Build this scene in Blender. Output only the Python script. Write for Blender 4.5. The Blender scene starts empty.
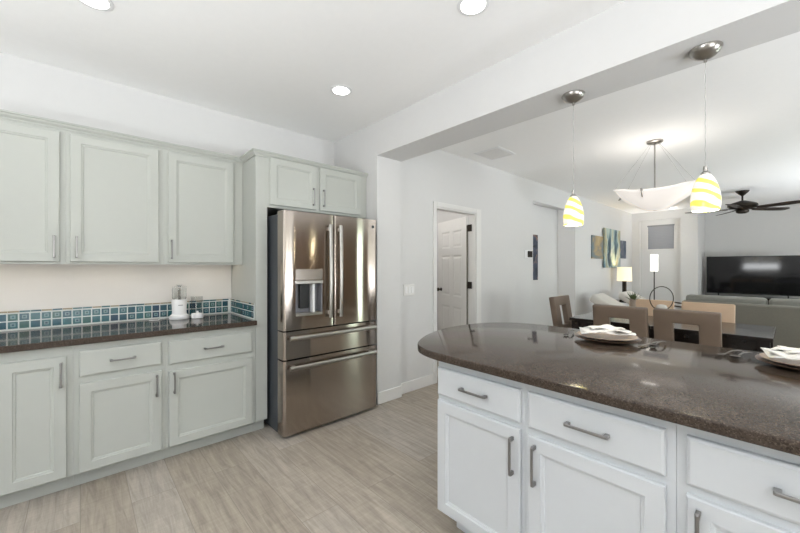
import bpy, bmesh, math, random
from mathutils import Vector, Matrix, Euler
random.seed(7)
SC = bpy.context.scene
COL = SC.collection
R = math.radians

# ------------------------------------------------------------------ camera
cd = bpy.data.cameras.new('camera'); cam = bpy.data.objects.new('camera', cd); COL.objects.link(cam)
cd.sensor_width = 36.0; cd.lens = 353.0 / 800 * 36.0; cd.clip_start = 0.02
cam.location = (0, 0, 1.34); cam.rotation_euler = (R(90), 0, math.atan(390 / 353.0))
SC.camera = cam

# ------------------------------------------------------------------ world, exposure
wd = bpy.data.worlds.new('sky'); SC.world = wd; wd.use_nodes = True
wn = wd.node_tree.nodes; bg = wn['Background']
sky = wn.new('ShaderNodeTexSky'); sky.sky_type = 'NISHITA'; sky.sun_disc = False
sky.sun_elevation = R(48); sky.sun_rotation = R(120); sky.sun_intensity = 0.4
wd.node_tree.links.new(sky.outputs[0], bg.inputs[0]); bg.inputs[1].default_value = 0.22
vs = SC.view_settings
vs.view_transform = 'Standard'; vs.look = 'None'; vs.gamma = 1.0; vs.use_curve_mapping = False
vs.exposure = 0.23
SC.display_settings.display_device = 'sRGB'
try:
    SC.cycles.use_denoising = True
    SC.cycles.max_bounces = 10; SC.cycles.diffuse_bounces = 6; SC.cycles.glossy_bounces = 5
    SC.cycles.sample_clamp_indirect = 6.0; SC.cycles.caustics_reflective = False
except Exception: pass

# ------------------------------------------------------------------ daylight at the windows, added fill and uplights (large area lights)
def area(name, loc, rot, sx, sy, energy, col=(1, 1, 1), spread=180):
    l = bpy.data.lights.new(name, 'AREA'); l.shape = 'RECTANGLE'; l.size = sx; l.size_y = sy
    l.energy = energy; l.color = col; l.spread = R(spread)
    o = bpy.data.objects.new(name, l); COL.objects.link(o); o.location = loc; o.rotation_euler = rot
    return o
def point(name, loc, energy, col=(1, 1, 1), rad=0.05):
    l = bpy.data.lights.new(name, 'POINT'); l.energy = energy; l.color = col; l.shadow_soft_size = rad
    o = bpy.data.objects.new(name, l); COL.objects.link(o); o.location = loc
    return o
def spot(name, loc, energy, col=(1, 1, 1), ang=150, rad=0.07, blend=0.9):
    l = bpy.data.lights.new(name, 'SPOT'); l.energy = energy; l.color = col; l.spot_size = R(ang); l.spot_blend = blend
    l.shadow_soft_size = rad
    o = bpy.data.objects.new(name, l); COL.objects.link(o); o.location = loc
    return o
DAY = (0.90, 0.95, 1.0)
area('daylight_kitchen_window', (-0.95, -2.36, 1.55), (R(95), 0, 0), 1.2, 1.0, 5.5, DAY)
area('added_uplight_kitchen_rear', (-0.95, -2.34, 1.35), (R(148), 0, 0), 1.2, 0.5, 60, (0.93, 0.965, 1.0), 125)  # added uplight, tilted to brighten the kitchen ceiling
area('added_fill_kitchen_right', (3.15, 0.0, 1.1), (0, R(95), 0), 2.1, 2.2, 2.5, DAY)  # added fill for the left cabinets; the door it sits at is made up
area('added_uplight_kitchen_right', (3.12, -0.3, 0.7), (0, R(150), 0), 0.8, 1.7, 122, (0.93, 0.965, 1.0), 125)  # added uplight low on the right wall, lifts the kitchen ceiling
area('daylight_patio_door', (3.15, 6.22, 1.1), (0, R(90), 0), 2.1, 0.44, 20, (0.78, 1.0, 0.86))
area('added_uplight_living', (3.15, 8.0, 0.9), (0, R(138), 0), 0.8, 1.8, 100, DAY, 125)  # added uplight that brightens the living room ceiling from the right wall
area('added_uplight_dining', (3.15, 3.2, 0.9), (0, R(142), 0), 0.8, 0.8, 54, DAY, 125)  # added uplight for the dining ceiling; its window is made up too

# ------------------------------------------------------------------ mesh helpers
class MB:
    """collects shapes in world coordinates; build() links them as ONE mesh object"""
    def __init__(s): s.bm = bmesh.new(); s.mi = 0
    def _fin(s, faces):
        for f in faces: f.material_index = s.mi
    def box(s, x0, x1, y0, y1, z0, z1, bev=0.0, seg=2):
        b = bmesh.new()
        vs_ = [b.verts.new(p) for p in ((x0,y0,z0),(x1,y0,z0),(x1,y1,z0),(x0,y1,z0),(x0,y0,z1),(x1,y0,z1),(x1,y1,z1),(x0,y1,z1))]
        for q in ((0,3,2,1),(4,5,6,7),(0,1,5,4),(1,2,6,5),(2,3,7,6),(3,0,4,7)): b.faces.new([vs_[i] for i in q])
        if bev > 0: bmesh.ops.bevel(b, geom=list(b.edges), offset=bev, segments=seg, profile=0.5, affect='EDGES')
        return s.add(b)
    def add(s, b, mat=None):
        if mat is not None: bmesh.ops.transform(b, matrix=mat, verts=b.verts)
        me = bpy.data.meshes.new('tmp'); b.to_mesh(me); b.free()
        n = len(s.bm.faces); s.bm.from_mesh(me); bpy.data.meshes.remove(me)
        s.bm.faces.ensure_lookup_table(); s._fin(s.bm.faces[n:]); return s
    def quads(s, pts, faces):
        v = [s.bm.verts.new(p) for p in pts]
        s._fin([s.bm.faces.new([v[i] for i in f]) for f in faces]); return s
    def lathe(s, prof, c=(0, 0, 0), n=32, axis='z', cap=True):
        rings = []
        for r, z in prof:
            ring = []
            for k in range(n):
                a = 2 * math.pi * k / n; p = (r * math.cos(a), r * math.sin(a), z)
                if axis == 'x': p = (p[2], p[0], p[1])
                elif axis == 'y': p = (p[0], p[2], p[1])
                ring.append(s.bm.verts.new((c[0]+p[0], c[1]+p[1], c[2]+p[2])))
            rings.append(ring)
        fs = []
        for a, b in zip(rings, rings[1:]):
            for k in range(n): fs.append(s.bm.faces.new((a[k], a[(k+1) % n], b[(k+1) % n], b[k])))
        if cap: fs.append(s.bm.faces.new(rings[0][::-1])); fs.append(s.bm.faces.new(rings[-1]))
        s._fin(fs); return s
    def cyl(s, c, r, h, n=24, axis='z', r2=None): return s.lathe([(r, 0), (r if r2 is None else r2, h)], c, n, axis)
    def tube(s, pts, r, n=8, closed=False, flat=None):
        pts = [Vector(p) for p in pts]; m = len(pts); rings = []
        up = Vector((0, 0, 1)); prevn = None
        for i in range(m):
            if closed: t = pts[(i+1) % m] - pts[i-1]
            else: t = pts[min(i+1, m-1)] - pts[max(i-1, 0)]
            t.normalize()
            if prevn is None:
                nrm = t.cross(up)
                if nrm.length < 0.05: nrm = t.cross(Vector((1, 0, 0)))
            else: nrm = prevn - t * prevn.dot(t)
            nrm.normalize(); prevn = nrm; bn = t.cross(nrm)
            rr = r[i] if isinstance(r, (list, tuple)) else r
            ry = rr if flat is None else flat
            rings.append([s.bm.verts.new(pts[i] + nrm * (rr*math.cos(2*math.pi*k/n)) + bn * (ry*math.sin(2*math.pi*k/n))) for k in range(n)])
        fs = []
        prs = list(zip(rings, rings[1:])) + ([(rings[-1], rings[0])] if closed else [])
        for a, b in prs:
            for k in range(n): fs.append(s.bm.faces.new((a[k], a[(k+1) % n], b[(k+1) % n], b[k])))
        if not closed: fs.append(s.bm.faces.new(rings[0][::-1])); fs.append(s.bm.faces.new(rings[-1]))
        s._fin(fs); return s
    def prism(s, out, lo, hi, axis='z'):
        def P(a, b, h): return {'z': (a, b, h), 'x': (h, a, b), 'y': (a, h, b)}[axis]
        v0 = [s.bm.verts.new(P(a, b, lo)) for a, b in out]; v1 = [s.bm.verts.new(P(a, b, hi)) for a, b in out]
        n = len(out); fs = [s.bm.faces.new(v0[::-1]), s.bm.faces.new(v1)]
        for i in range(n): fs.append(s.bm.faces.new((v0[i], v0[(i+1) % n], v1[(i+1) % n], v1[i])))
        s._fin(fs); return s
    def grid(s, fn, nu, nv):
        v = [[s.bm.verts.new(fn(i / nu, j / nv)) for j in range(nv + 1)] for i in range(nu + 1)]
        s._fin([s.bm.faces.new((v[i][j], v[i+1][j], v[i+1][j+1], v[i][j+1])) for i in range(nu) for j in range(nv)]); return s
    def build(s, name, mats, parent=None, smooth=None, org=None, rot=None):
        root = parent
        while root is not None and root.parent is not None: root = root.parent
        bmesh.ops.recalc_face_normals(s.bm, faces=s.bm.faces)
        o = Vector((0, 0, 0)) if org is False else Vector(org) if org is not None else (root.location.copy() if root is not None else Vector((0, 0, 0)))
        if o.length > 0: bmesh.ops.translate(s.bm, vec=-o, verts=s.bm.verts)
        me = bpy.data.meshes.new(name); s.bm.to_mesh(me); s.bm.free()
        ob = bpy.data.objects.new(name, me); COL.objects.link(ob)
        for m in (mats if isinstance(mats, (list, tuple)) else [mats]): me.materials.append(m)
        if parent is not None: ob.parent = parent
        elif org is not None: ob.location = o
        if smooth:
            for p in me.polygons: p.use_smooth = True
            try: me.set_sharp_from_angle(angle=R(smooth))
            except Exception: pass
        return ob

def tag(o, label=None, cat=None, group=None, kind=None):
    if label: o['label'] = label
    if cat: o['category'] = cat
    if group: o['group'] = group
    if kind: o['kind'] = kind
    return o
def thing(name, label, cat, loc=(0, 0, 0), group=None):
    o = bpy.data.objects.new(name, None); COL.objects.link(o); o.location = loc; o.empty_display_size = 0.1
    return tag(o, label, cat, group)
def struct(name, mb, m, label=None, smooth=None):
    return tag(mb.build(name, m, smooth=smooth), label, kind='structure')
def kids(o): return [c for c in bpy.data.objects if c.parent == o]
def copy_tree(o, parent=None):
    c = o.copy(); COL.objects.link(c); c.parent = parent
    for ch in kids(o): copy_tree(ch, c)
    return c

# ------------------------------------------------------------------ materials
def mat(name, col, rough=0.5, metal=0.0, noise=0.0, nscale=20.0, emit=None, estr=0.0, bump=0.0, bscale=200.0, trans=0.0, ior=1.45, coat=0.0, aniso=0.0):
    m = bpy.data.materials.new(name); m.use_nodes = True
    nt = m.node_tree; b = nt.nodes['Principled BSDF']; L = nt.links
    b.inputs['Base Color'].default_value = (*col, 1); b.inputs['Roughness'].default_value = rough
    b.inputs['Metallic'].default_value = metal; b.inputs['IOR'].default_value = ior
    b.inputs['Transmission Weight'].default_value = trans; b.inputs['Coat Weight'].default_value = coat
    tc = nt.nodes.new('ShaderNodeTexCoord')
    nz = nt.nodes.new('ShaderNodeTexNoise'); nz.inputs['Scale'].default_value = nscale; nz.inputs['Detail'].default_value = 4
    L.new(tc.outputs['Object'], nz.inputs['Vector'])
    mx = nt.nodes.new('ShaderNodeMix'); mx.data_type = 'RGBA'
    k = noise if noise > 0 else 0.015
    mx.inputs[6].default_value = (*[c * (1 - k) for c in col], 1); mx.inputs[7].default_value = (*[min(1, c * (1 + k)) for c in col], 1)
    L.new(nz.outputs['Fac'], mx.inputs[0]); L.new(mx.outputs[2], b.inputs['Base Color'])
    if bump > 0:
        n2 = nt.nodes.new('ShaderNodeTexNoise'); n2.inputs['Scale'].default_value = bscale; L.new(tc.outputs['Object'], n2.inputs['Vector'])
        bp = nt.nodes.new('ShaderNodeBump'); bp.inputs['Strength'].default_value = bump; bp.inputs['Distance'].default_value = 0.002
        L.new(n2.outputs['Fac'], bp.inputs['Height']); L.new(bp.outputs[0], b.inputs['Normal'])
    if emit:
        b.inputs['Emission Color'].default_value = (*emit, 1); b.inputs['Emission Strength'].default_value = estr
    if aniso > 0:
        b.inputs['Anisotropic'].default_value = aniso
        tg = nt.nodes.new('ShaderNodeTangent'); tg.direction_type = 'RADIAL'; tg.axis = 'Z'
        L.new(tg.outputs[0], b.inputs['Tangent'])
    return m
def nodes(m): return m.node_tree.nodes, m.node_tree.links, m.node_tree.nodes['Principled BSDF']

M_wall = mat('wall_paint', (0.68, 0.676, 0.668), 0.7, bump=0.15, bscale=90)
M_ceil = mat('ceiling_paint', (0.93, 0.925, 0.915), 0.8, bump=0.2, bscale=70)
M_trim = mat('trim_paint', (0.76, 0.75, 0.73), 0.4)
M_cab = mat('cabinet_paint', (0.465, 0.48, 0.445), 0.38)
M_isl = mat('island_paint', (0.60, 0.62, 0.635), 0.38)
M_back = mat('backsplash_paint', (0.72, 0.70, 0.665), 0.5, noise=0.03, nscale=6)
M_nickel = mat('satin_nickel', (0.40, 0.38, 0.355), 0.28, 1.0)
M_pull = mat('dark_nickel_pull', (0.29, 0.285, 0.28), 0.28, 1.0)
M_dkmetal = mat('bronze_metal', (0.035, 0.028, 0.022), 0.45, 0.7)
M_black = mat('black_plastic', (0.012, 0.012, 0.013), 0.35)
M_dark = mat('dark_gap', (0.02, 0.02, 0.02), 0.7)
M_fside = mat('fridge_grey_side', (0.055, 0.062, 0.070), 0.45)
M_white = mat('white_plastic', (0.82, 0.82, 0.82), 0.35)
M_glass = mat('clear_glass', (0.95, 0.97, 0.97), 0.02, trans=1.0, ior=1.3)
M_blackwood = mat('espresso_wood', (0.018, 0.013, 0.011), 0.20, noise=0.3, nscale=8, coat=0.1)
M_taupe = mat('taupe_leather', (0.172, 0.125, 0.092), 0.42, noise=0.08, nscale=14, bump=0.15, bscale=300)
M_tan = mat('tan_leather', (0.60, 0.43, 0.29), 0.45, noise=0.06, nscale=14)
M_sofa = mat('grey_fabric', (0.18, 0.170, 0.145), 0.9, noise=0.12, nscale=60, bump=0.3, bscale=400)
M_cush = mat('light_grey_fabric', (0.25, 0.245, 0.22), 0.9, noise=0.12, nscale=60, bump=0.3, bscale=400)
M_cream = mat('cream_fabric', (0.66, 0.63, 0.58), 0.9, noise=0.05, nscale=40, bump=0.3, bscale=300)
M_walnut = mat('walnut_wood', (0.06, 0.035, 0.022), 0.35, noise=0.3, nscale=20)
M_screen = mat('tv_screen', (0.006, 0.006, 0.007), 0.06)
M_napkin = mat('white_napkin', (0.82, 0.80, 0.77), 0.85, noise=0.05, nscale=60)
M_plate = mat('tan_plate', (0.55, 0.44, 0.36), 0.25, noise=0.1, nscale=18)
M_charger = mat('brown_charger', (0.11, 0.07, 0.05), 0.3, noise=0.2, nscale=30)
M_steel = mat('polished_steel', (0.17, 0.155, 0.145), 0.22, 1.0)
M_leaf = mat('leaf_green', (0.10, 0.13, 0.05), 0.6, noise=0.3, nscale=50)
M_vase = mat('taupe_ceramic', (0.36, 0.29, 0.23), 0.4)
M_white_lamp = mat('lit_lamp_shade', (0.9, 0.88, 0.82), 0.8, emit=(1.0, 0.97, 0.92), estr=1.1)
M_cream_lamp = mat('lit_cream_shade', (0.85, 0.75, 0.55), 0.8, emit=(1.0, 0.86, 0.60), estr=0.62)
M_can = mat('recessed_light_lens', (1, 1, 1), 0.5, emit=(1.0, 0.98, 0.95), estr=6.0)
M_candim = mat('led_strip', (1, 1, 1), 0.5, emit=(1.0, 0.86, 0.68), estr=3.0)
M_bulb = mat('bulb_glow', (1, 1, 1), 0.5, emit=(1.0, 0.95, 0.85), estr=10.0)
M_alab = mat('frosted_white_glass', (0.86, 0.82, 0.78), 0.25, noise=0.05, nscale=5, emit=(1.0, 0.93, 0.87), estr=0.42)
M_shade = mat('cellular_shade', (0.32, 0.33, 0.36), 0.85)
M_fan = mat('fan_blade_wood', (0.030, 0.020, 0.015), 0.4, noise=0.3, nscale=25)
M_disp = mat('dispenser_grey', (0.26, 0.26, 0.28), 0.35, 0.2)
M_cord = mat('clear_cord', (0.45, 0.44, 0.42), 0.3)

# brushed stainless steel
M_ss = mat('brushed_stainless', (0.43, 0.375, 0.33), 0.11, 1.0, aniso=1.0)
n, L, b = nodes(M_ss); b.inputs['Anisotropic Rotation'].default_value = 0.25
tc = n['Texture Coordinate']; mp = n.new('ShaderNodeMapping'); mp.inputs['Scale'].default_value = (3.0, 3.0, 0.35)
nz = n.new('ShaderNodeTexNoise'); nz.inputs['Scale'].default_value = 1.6; nz.inputs['Detail'].default_value = 1.0
bp = n.new('ShaderNodeBump'); bp.inputs['Strength'].default_value = 0.05; bp.inputs['Distance'].default_value = 0.02
L.new(tc.outputs['Object'], mp.inputs[0]); L.new(mp.outputs[0], nz.inputs['Vector']); L.new(nz.outputs['Fac'], bp.inputs['Height']); L.new(bp.outputs[0], b.inputs['Normal'])

# engineered stone counter
def stone(name, c0, c1, c2, rough):
    m = mat(name, c0, rough)
    n, L, b = nodes(m); tc = n['Texture Coordinate']
    v = n.new('ShaderNodeTexVoronoi'); v.inputs['Scale'].default_value = 300; L.new(tc.outputs['Object'], v.inputs['Vector'])
    cr = n.new('ShaderNodeValToRGB'); e = cr.color_ramp.elements
    e[0].position = 0.0; e[0].color = (*c1, 1); e[1].position = 0.95; e[1].color = (*c2, 1)
    x = e.new(0.35); x.color = (*c0, 1); x = e.new(0.8); x.color = (*[q * 1.1 for q in c0], 1)
    sp = n.new('ShaderNodeSeparateColor'); L.new(v.outputs['Color'], sp.inputs[0]); L.new(sp.outputs[0], cr.inputs[0])
    n2 = n.new('ShaderNodeTexNoise'); n2.inputs['Scale'].default_value = 90; L.new(tc.outputs['Object'], n2.inputs['Vector'])
    mx = n.new('ShaderNodeMix'); mx.data_type = 'RGBA'; mx.blend_type = 'MULTIPLY'; mx.inputs[0].default_value = 0.5
    L.new(cr.outputs[0], mx.inputs[6]); L.new(n2.outputs['Fac'], mx.inputs[7]); L.new(mx.outputs[2], b.inputs['Base Color'])
    b.inputs['Specular IOR Level'].default_value = 0.27
    return m
M_stone = stone('brown_speckled_stone', (0.075, 0.055, 0.042), (0.030, 0.022, 0.018), (0.15, 0.115, 0.09), 0.09)

# plank floor: boards run along x
M_floor = mat('grey_oak_planks', (0.5, 0.45, 0.4), 0.42)
n, L, b = nodes(M_floor); tc = n['Texture Coordinate']
br = n.new('ShaderNodeTexBrick'); br.offset = 0.37; br.inputs['Scale'].default_value = 1.0
br.inputs['Brick Width'].default_value = 1.25; br.inputs['Row Height'].default_value = 0.215
br.inputs['Mortar Size'].default_value = 0.0016; br.inputs['Mortar Smooth'].default_value = 0.3
br.inputs['Color1'].default_value = (0.0, 0.0, 0.0, 1); br.inputs['Color2'].default_value = (1, 1, 1, 1); br.inputs['Mortar'].default_value = (0.5, 0.5, 0.5, 1)
L.new(tc.outputs['Object'], br.inputs['Vector'])
cr = n.new('ShaderNodeValToRGB'); e = cr.color_ramp.elements
e[0].position = 0.0; e[0].color = (0.375, 0.33, 0.275, 1); e[1].position = 1.0; e[1].color = (0.46, 0.42, 0.37, 1)
x = e.new(0.5); x.color = (0.42, 0.37, 0.305, 1)
L.new(br.outputs['Color'], cr.inputs[0])
mp = n.new('ShaderNodeMapping'); mp.inputs['Scale'].default_value = (1.5, 15, 1)
# shift grain per board
sep = n.new('ShaderNodeSeparateColor'); L.new(br.outputs['Color'], sep.inputs[0])
mm = n.new('ShaderNodeMath'); mm.operation = 'MULTIPLY'; mm.inputs[1].default_value = 37.0; L.new(sep.outputs[0], mm.inputs[0])
va = n.new('ShaderNodeVectorMath'); va.operation = 'ADD'; L.new(tc.outputs['Object'], va.inputs[0]); L.new(mm.outputs[0], va.inputs[1])
L.new(va.outputs[0], mp.inputs[0])
nz = n.new('ShaderNodeTexNoise'); nz.inputs['Scale'].default_value = 2.2; nz.inputs['Detail'].default_value = 8; nz.inputs['Roughness'].default_value = 0.65; nz.inputs['Distortion'].default_value = 0.8
L.new(mp.outputs[0], nz.inputs['Vector'])
c2 = n.new('ShaderNodeValToRGB'); e = c2.color_ramp.elements
e[0].position = 0.27; e[0].color = (0.50, 0.48, 0.46, 1); e[1].position = 0.68; e[1].color = (1.12, 1.10, 1.08, 1)
L.new(nz.outputs['Fac'], c2.inputs[0])
mx = n.new('ShaderNodeMix'); mx.data_type = 'RGBA'; mx.blend_type = 'MULTIPLY'; mx.inputs[0].default_value = 0.8
L.new(cr.outputs[0], mx.inputs[6]); L.new(c2.outputs[0], mx.inputs[7])
# cross saw marks
mp2 = n.new('ShaderNodeMapping'); mp2.inputs['Scale'].default_value = (60, 3, 1); L.new(tc.outputs['Object'], mp2.inputs[0])
nz2 = n.new('ShaderNodeTexNoise'); nz2.inputs['Scale'].default_value = 1.0; nz2.inputs['Detail'].default_value = 3; L.new(mp2.outputs[0], nz2.inputs['Vector'])
mx3 = n.new('ShaderNodeMix'); mx3.data_type = 'RGBA'; mx3.blend_type = 'OVERLAY'; mx3.inputs[0].default_value = 0.14
L.new(mx.outputs[2], mx3.inputs[6]); L.new(nz2.outputs['Fac'], mx3.inputs[7])
mx2 = n.new('ShaderNodeMix'); mx2.data_type = 'RGBA'; L.new(br.outputs['Fac'], mx2.inputs[0]); L.new(mx3.outputs[2], mx2.inputs[6]); mx2.inputs[7].default_value = (0.24, 0.21, 0.175, 1)
L.new(mx2.outputs[2], b.inputs['Base Color'])
bp = n.new('ShaderNodeBump'); bp.inputs['Strength'].default_value = 0.12; bp.inputs['Distance'].default_value = 0.002
L.new(nz.outputs['Fac'], bp.inputs['Height']); L.new(bp.outputs[0], b.inputs['Normal'])

# pendant shade: white glass with yellow swirls, lit from inside
def swirl(name, loc_z, seed):
    m = mat(name, (0.9, 0.88, 0.8), 0.15)
    n, L, b = nodes(m); tc = n['Texture Coordinate']
    mp = n.new('ShaderNodeMapping'); mp.inputs['Location'].default_value = (seed, seed * 0.7, 0); mp.inputs['Rotation'].default_value = (0.45, -0.55, 0); mp.inputs['Scale'].default_value = (0.5, 0.5, 1)
    L.new(tc.outputs['Object'], mp.inputs[0])
    w = n.new('ShaderNodeTexWave'); w.bands_direction = 'Z'; w.inputs['Scale'].default_value = 7.0; w.inputs['Distortion'].default_value = 4.5; w.inputs['Detail'].default_value = 1.5; w.inputs['Detail Scale'].default_value = 1.6
    L.new(mp.outputs[0], w.inputs['Vector'])
    cr = n.new('ShaderNodeValToRGB'); e = cr.color_ramp.elements
    e[0].position = 0.50; e[0].color = (1.0, 0.95, 0.86, 1); e[1].position = 0.78; e[1].color = (0.93, 0.87, 0.16, 1)
    L.new(w.outputs['Fac'], cr.inputs[0]); L.new(cr.outputs[0], b.inputs['Base Color']); L.new(cr.outputs[0], b.inputs['Emission Color'])
    b.inputs['Emission Strength'].default_value = 0.28
    return m
M_swirl = swirl('yellow_swirl_glass', 0, 0.0)

# abstract canvas prints
def canvas(name, stops, scale, stretch):
    m = mat(name, (0.5, 0.5, 0.5), 0.7)
    n, L, b = nodes(m); tc = n['Texture Coordinate']
    mp = n.new('ShaderNodeMapping'); mp.inputs['Scale'].default_value = stretch; L.new(tc.outputs['Object'], mp.inputs[0])
    nz = n.new('ShaderNodeTexNoise'); nz.inputs['Scale'].default_value = scale; nz.inputs['Detail'].default_value = 5; nz.inputs['Distortion'].default_value = 1.2
    L.new(mp.outputs[0], nz.inputs['Vector'])
    cr = n.new('ShaderNodeValToRGB'); e = cr.color_ramp.elements
    while len(e) > 1: e.remove(e[0])
    e[0].position = stops[0][0]; e[0].color = (*stops[0][1], 1)
    for p, c in stops[1:]: x = e.new(p); x.color = (*c, 1)
    L.new(nz.outputs['Fac'], cr.inputs[0]); L.new(cr.outputs[0], b.inputs['Base Color'])
    return m
NAVY, TEAL, PALE, GOLD, DKB = (0.03, 0.06, 0.10), (0.13, 0.22, 0.26), (0.45, 0.55, 0.52), (0.42, 0.32, 0.17), (0.05, 0.045, 0.05)
M_artL = canvas('abstract_canvas_amber', [(0.30, TEAL), (0.45, (0.2, 0.22, 0.22)), (0.52, GOLD), (0.66, (0.5, 0.42, 0.28))], 1.6, (1, 0.7, 1.4))
M_artC = canvas('abstract_canvas_teal', [(0.40, NAVY), (0.46, TEAL), (0.52, PALE), (0.58, (0.45, 0.42, 0.26)), (0.68, TEAL)], 1.5, (1, 1.6, 0.7))
M_artR = canvas('abstract_canvas_slate', [(0.36, NAVY), (0.50, (0.12, 0.14, 0.19)), (0.62, (0.30, 0.33, 0.40))], 2.2, (1, 1, 0.8))
M_artH = canvas('abstract_canvas_dusk', [(0.34, (0.02, 0.02, 0.025)), (0.47, (0.035, 0.045, 0.07)), (0.55, (0.07, 0.08, 0.12)), (0.60, (0.30, 0.16, 0.09)), (0.66, (0.05, 0.05, 0.06))], 4.2, (1, 1, 1))

# ------------------------------------------------------------------ the shell
CH, DH = 2.745, 2.70
XW, XF = -3.47, -2.86          # kitchen wall face, cabinet face
m = MB(); m.box(-4.4, 3.3, -2.5, 11.8, -0.1, 0.0); struct('floor', m, M_floor)
m = MB(); m.box(-3.6, 3.3, -2.5, 2.135, CH, CH + 0.12); struct('ceiling', m, M_ceil, 'white kitchen ceiling')
m = MB(); m.box(-4.4, 3.3, 2.45, 11.8, DH, DH + 0.12); struct('ceiling_dining', m, M_ceil, 'white dining and living room ceiling')
m = MB(); m.box(-3.6, XW, -2.5, 2.45, 0, CH); struct('wall_left', m, M_wall)
m = MB(); m.box(XW, -2.69, 2.135, 2.45, 0, CH + 0.1); m.box(-2.69, 3.2, 2.135, 2.45, 2.42, CH + 0.1)
struct('wall_header', m, M_wall, 'dropped white header and pier between kitchen and dining room')
def wall_x(m, x0, x1, ya, yb, z1, holes):
    """wall along y with rectangular holes (y0, y1, z0, z1)"""
    y = ya
    for (h0, h1, z0, zt) in holes:
        if h0 > y: m.box(x0, x1, y, h0, 0, z1)
        if z0 > 0: m.box(x0, x1, h0, h1, 0, z0)
        if zt < z1: m.box(x0, x1, h0, h1, zt, z1)
        y = h1
    if yb > y: m.box(x0, x1, y, yb, 0, z1)
m = MB(); wall_x(m, -2.84, -2.74, 2.45, 10.6, DH, [(3.04, 3.80, 0, 2.03), (5.33, 6.97, 0, 2.385)]); struct('wall_dining', m, M_wall, 'white wall with the inner door, hallway opening and paintings')
m = MB(); m.box(-3.20, -3.07, 4.32, 7.1, 0, DH); m.box(-3.07, -2.84, 6.97, 7.1, 0, DH); m.box(-3.07, -2.84, 4.32, 4.42, 0, DH); m.box(-3.07, -2.84, 4.42, 6.97, 2.45, 2.5)
struct('wall_hallway', m, M_wall)
m = MB(); m.box(-4.4, -4.3, 2.45, 4.42, 0, DH); m.box(-4.3, -3.20, 4.32, 4.42, 0, DH); m.box(-4.3, -3.47, 2.40, 2.50, 0, DH); struct('wall_inner_room', m, M_wall)
# far end: shallow recess with the small window, pier, television niche
m = MB()
m.box(-2.84, -2.57, 10.56, 10.7, 0, DH); m.box(-1.74, -1.43, 10.56, 11.7, 0, DH); m.box(-2.57, -1.74, 10.56, 10.7, 2.50, DH)
m.box(-2.57, -2.43, 10.64, 10.76, 0, 2.5); m.box(-1.87, -1.74, 10.64, 10.76, 0, 2.5); m.box(-2.43, -1.87, 10.64, 10.76, 2.37, 2.5); m.box(-2.43, -1.87, 10.64, 10.76, 0, 1.76)
m.box(-1.43, 3.3, 11.6, 11.7, 0, DH)
struct('wall_far', m, M_wall)
m = MB(); wall_x(m, 3.2, 3.3, -2.5, 11.7, CH + 0.1, [(-1.15, 1.15, 0, 2.45), (2.75, 3.65, 0.4, 2.2), (5.95, 6.5, 0, 2.2), (7.0, 9.0, 0.4, 2.2)]); struct('wall_right', m, M_wall)
m = MB(); m.box(-3.6, -1.6, -2.5, -2.4, 0, CH); m.box(-0.3, 3.2, -2.5, -2.4, 0, CH); m.box(-1.6, -0.3, -2.5, -2.4, 0, 1.0); m.box(-1.6, -0.3, -2.5, -2.4, 2.45, CH); struct('wall_back', m, M_wall)
# baseboards
m = MB(); m.box(-2.69, -2.676, 2.132, 2.45, 0, 0.115, 0.003); m.box(-2.74, -2.69, 2.45, 2.464, 0, 0.115, 0.003); struct('baseboard_pier', m, M_trim)
m = MB(); m.box(-2.74, -2.726, 2.464, 2.985, 0, 0.115, 0.003); m.box(-2.74, -2.726, 3.905, 5.33, 0, 0.115, 0.003); m.box(-2.74, -2.726, 6.97, 10.56, 0, 0.115, 0.003); struct('baseboard_dining', m, M_trim)
m = MB(); m.box(-2.56, -1.75, 10.625, 10.64, 0, 0.115, 0.003); m.box(-1.74, -1.415, 10.545, 10.56, 0, 0.115, 0.003); m.box(-1.43, 3.2, 11.585, 11.6, 0, 0.115, 0.003); struct('baseboard_far', m, M_trim)
# small window with a lowered grey shade
w = thing('window_1', 'small high window with its grey shade pulled down', 'window', (-2.15, 10.68, 1.765)); w['kind'] = 'structure'
m = MB(); m.box(-2.43, -2.40, 10.66, 10.74, 1.76, 2.37); m.box(-1.90, -1.87, 10.66, 10.74, 1.76, 2.37); m.box(-2.40, -1.90, 10.66, 10.74, 2.34, 2.37); m.box(-2.40, -1.90, 10.66, 10.74, 1.76, 1.79); m.build('window_frame', M_trim, w)
m = MB(); m.box(-2.40, -1.90, 10.70, 10.706, 1.79, 2.34); m.build('window_pane', M_glass, w)
m = MB()
for k in range(14): m.box(-2.415, -1.885, 10.652, 10.668, 1.775 + k * 0.0405, 1.775 + (k + 1) * 0.0405, 0.006, 1)
m.build('shade', M_shade, w)
m = MB(); m.box(-2.425, -1.875, 10.635, 10.672, 2.335, 2.37, 0.004); m.build('shade_rail', mat('grey_rail', (0.24, 0.25, 0.26), 0.5), w)
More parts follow.
